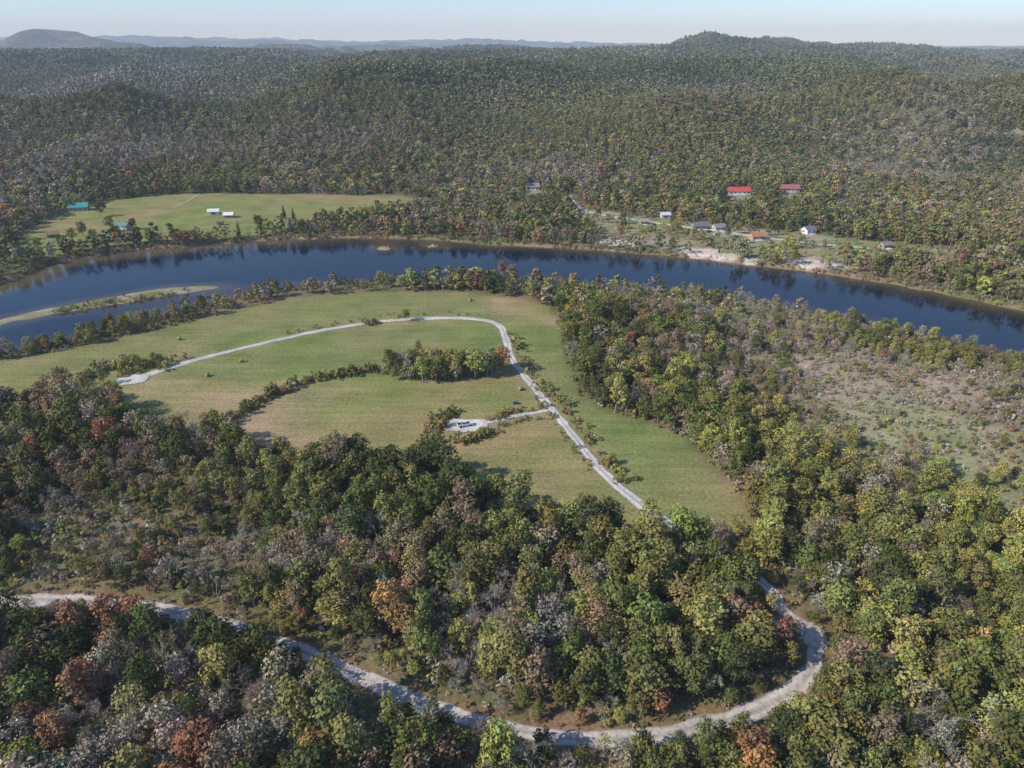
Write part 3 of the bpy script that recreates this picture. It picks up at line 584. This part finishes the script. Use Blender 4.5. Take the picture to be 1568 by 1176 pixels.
# ---------------------------------------------------------------- vehicles
M_tire=simple('rubber',(.02,.02,.02),.9)
def vehicle(nm,pos,rot,col,pickup,sc=1.0):
    e=bpy.data.objects.new(nm,None);e.location=(pos[0],pos[1],Hs(*pos)+.18);e.rotation_euler=(0,0,rot);e.scale=(sc,sc,sc);scene.collection.objects.link(e)
    paint=simple('car_paint',col,.3,1,.03)
    if pickup: prof=[(-2.8,.5),(2.75,.5),(2.85,.75),(2.7,1.1),(1.3,1.22),(-2.8,1.22)];cab=[(1.35,1.2),(.75,1.85),(-.75,1.88),(-1.0,1.2)]
    else: prof=[(-2.25,.4),(2.2,.4),(2.3,.65),(2.1,.88),(1.0,1.0),(-1.6,1.02),(-2.2,.95)];cab=[(1.1,.98),(.45,1.45),(-.9,1.45),(-1.7,1.0)]
    def ext(p,w0,w1):
        V=[];n_=len(p);zs=[q[1] for q in p];lo,hi=min(zs),max(zs)
        for s in(-1,1):
            for a,b in p: V.append((a,s*(w0+(w1-w0)*(b-lo)/(hi-lo)),b))
        Fs=[tuple(range(n_)),tuple(range(2*n_-1,n_-1,-1))]+[(i,n_+i,n_+(i+1)%n_,(i+1)%n_) for i in range(n_)];return V,Fs
    V,Fs=ext(prof,.95,.9);b=child(e,'body',V,Fs,paint);m=b.modifiers.new('b','BEVEL');m.width=.06;m.segments=2
    V,Fs=ext(cab,.84,.68);b=child(e,'cab_glass',V,Fs,M_glass)
    V=[];Fs=[];zt=cab[1][1];mbox(V,Fs,((cab[1][0]+cab[2][0])/2,0,zt+.03),(cab[1][0]-cab[2][0]+.1,1.42,.07))
    for s in(-1,1):
        mbox(V,Fs,((cab[1][0]+cab[2][0])/2,s*.79,(zt+cab[0][1])/2),(.1,.1,zt-cab[0][1]))
    child(e,'roof_and_pillars',V,Fs,paint)
    if pickup: V=[];Fs=[];mbox(V,Fs,(-1.95,0,1.225),(1.55,1.5,.02));child(e,'bed',V,Fs,M_tire)
    V=[];Fs=[];xw=1.75 if pickup else 1.4;R=.4 if pickup else .33
    for sx in(-xw,xw):
        for sy in(-.85,.85):
            k=len(V)
            for s in(-.12,.12):
                for i in range(16): t=i*math.pi/8;V.append((sx+R*math.cos(t),sy+s,R+R*math.sin(t)))
            Fs+=[tuple(range(k,k+16)),tuple(range(k+31,k+15,-1))]+[(k+i,k+16+i,k+16+(i+1)%16,k+(i+1)%16) for i in range(16)]
    child(e,'wheels',V,Fs,M_tire)
    V=[];Fs=[];xx=prof[2][0]
    for sy in(-.65,.65): mbox(V,Fs,(xx-.03,sy,.8 if pickup else .68),(.08,.35,.15))
    child(e,'headlights',V,Fs,M_trim)
vehicle('pickup_truck',G(712,653),.35,(.7,.7,.7),True)
vehicle('parked_car',G(790,619),.2,(.04,.12,.32),False,.6)
vehicle('parked_car',GH(1085,356),.4,(.05,.12,.3),False);vehicle('parked_car',GH(1095,360),.9,(.6,.6,.6),False);vehicle('pickup_truck',GH(1040,350),1.2,(.6,.05,.04),True);vehicle('parked_car',GH(1150,372),.3,(.65,.65,.65),False)
M_hay=simple('hay',(.30,.23,.10),.95,6,.35)
def bale(px,py,rot):
    e=bpy.data.objects.new('hay_bale',None);xx,yy=G(px,py);e.location=(xx,yy,Hs(xx,yy)+.75);e.rotation_euler=(0,0,rot);scene.collection.objects.link(e)
    V=[];Fs=[];pr=[(-.75,.05),(-.75,.5),(-.68,.76),(-.3,.8),(.3,.8),(.68,.76),(.75,.5),(.75,.05)];n_=20
    for i in range(n_):
        t=i*2*math.pi/n_;rr=1+random.uniform(-.03,.03)
        for a,r in pr: V.append((a,r*rr*math.cos(t),r*rr*math.sin(t)*(.95)))
    for i in range(n_):
        for j in range(7): k=(i+1)%n_;Fs.append((i*8+j,i*8+j+1,k*8+j+1,k*8+j))
    child(e,'rolled_hay',V,Fs,M_hay,True)
for a in[(370,554,.3),(318,576,1.1),(797,598,.5),(720,461,.9),(275,520,.2)]: bale(*a)
# ---------------------------------------------------------------- bank rocks
def rock(seed):
    r=np.random.default_rng(seed);import bmesh
    bm=bmesh.new();bmesh.ops.create_icosphere(bm,subdivisions=2,radius=1)
    for v in bm.verts: v.co=Vector((v.co.x*1.2,v.co.y,v.co.z*.6))*(1+r.normal(0,.13))
    me=bpy.data.meshes.new('rock');bm.to_mesh(me);bm.free();me.materials.append(simple('limestone',(.42,.37,.30),.9,1.5,.3));return bpy.data.objects.new('rock',me)
C_rk=coll('rock_kind',[rock(1),rock(2),rock(3)])
xx=[];yy=[]
for cx,cy,r in sandW:
    xx.append(rng.normal(cx,r*.6,40));yy.append(rng.normal(cy,r*.35,40))
for q in(isl2,isl3): c=q.mean(0);xx.append(rng.normal(c[0],4,16));yy.append(rng.normal(c[1],3,16))
x=np.concatenate(xx);y=np.concatenate(yy);n_=len(x);s=rng.uniform(.2,.8,n_)
scatter('bank_rocks',x,y,H(x,y),rng.uniform(0,6,(n_,3))*[.1,.1,1],np.stack([s,s,s],1),np.ones((n_,3)),rng.integers(0,3,n_),C_rk)
# ---------------------------------------------------------------- valley haze (thin homogeneous air volume, really surrounds the place)
V=[];Fs=[];mbox(V,Fs,(0,8000,290),(40000,24000,620))
me=bpy.data.meshes.new('air');me.from_pydata(V,[],Fs);m,t,o=newmat('thin_haze');vs=N(t,'ShaderNodeVolumeScatter');vs.inputs['Color'].default_value=(.76,.88,1,1);vs.inputs['Density'].default_value=9e-5;vs.inputs['Anisotropy'].default_value=0.0;t.links.new(vs.outputs[0],o.inputs['Volume']);me.materials.append(m)
ho=bpy.data.objects.new('haze',me);scene.collection.objects.link(ho)
# ---------------------------------------------------------------- light, sky, camera
el=math.radians(36);sx,sy=.93,.37
dirv=Vector((math.cos(el)*sx,math.cos(el)*sy,-math.sin(el)))
sl=bpy.data.lights.new('sun','SUN');sl.energy=5.0;sl.angle=math.radians(.5);sl.color=(1,.96,.88);so=bpy.data.objects.new('sun',sl);so.rotation_euler=dirv.to_track_quat('-Z','Y').to_euler();so.location=(-200,-100,300);scene.collection.objects.link(so)
w=bpy.data.worlds.new('World');scene.world=w;w.use_nodes=True;t=w.node_tree;bg=t.nodes['Background'];sk=t.nodes.new('ShaderNodeTexSky');sk.sky_type='NISHITA';sk.sun_disc=False;sk.sun_elevation=el;sk.sun_rotation=math.atan2(-sx,-sy);sk.air_density=1.0;sk.dust_density=0.0;sk.ozone_density=1.8;sk.altitude=300
t.links.new(mul(t,sk.outputs[0],(.81,.96,1.2)),bg.inputs[0]);bg.inputs[1].default_value=.15
cd=bpy.data.cameras.new('camera');cd.sensor_width=36;cd.lens=18*F/784;cd.clip_start=1;cd.clip_end=60000;co=bpy.data.objects.new('camera',cd);co.location=(0,0,CAMH);co.rotation_euler=(math.radians(90)-P,0,0);scene.collection.objects.link(co);scene.camera=co
scene.view_settings.view_transform='Standard';scene.view_settings.look='None';scene.view_settings.exposure=0
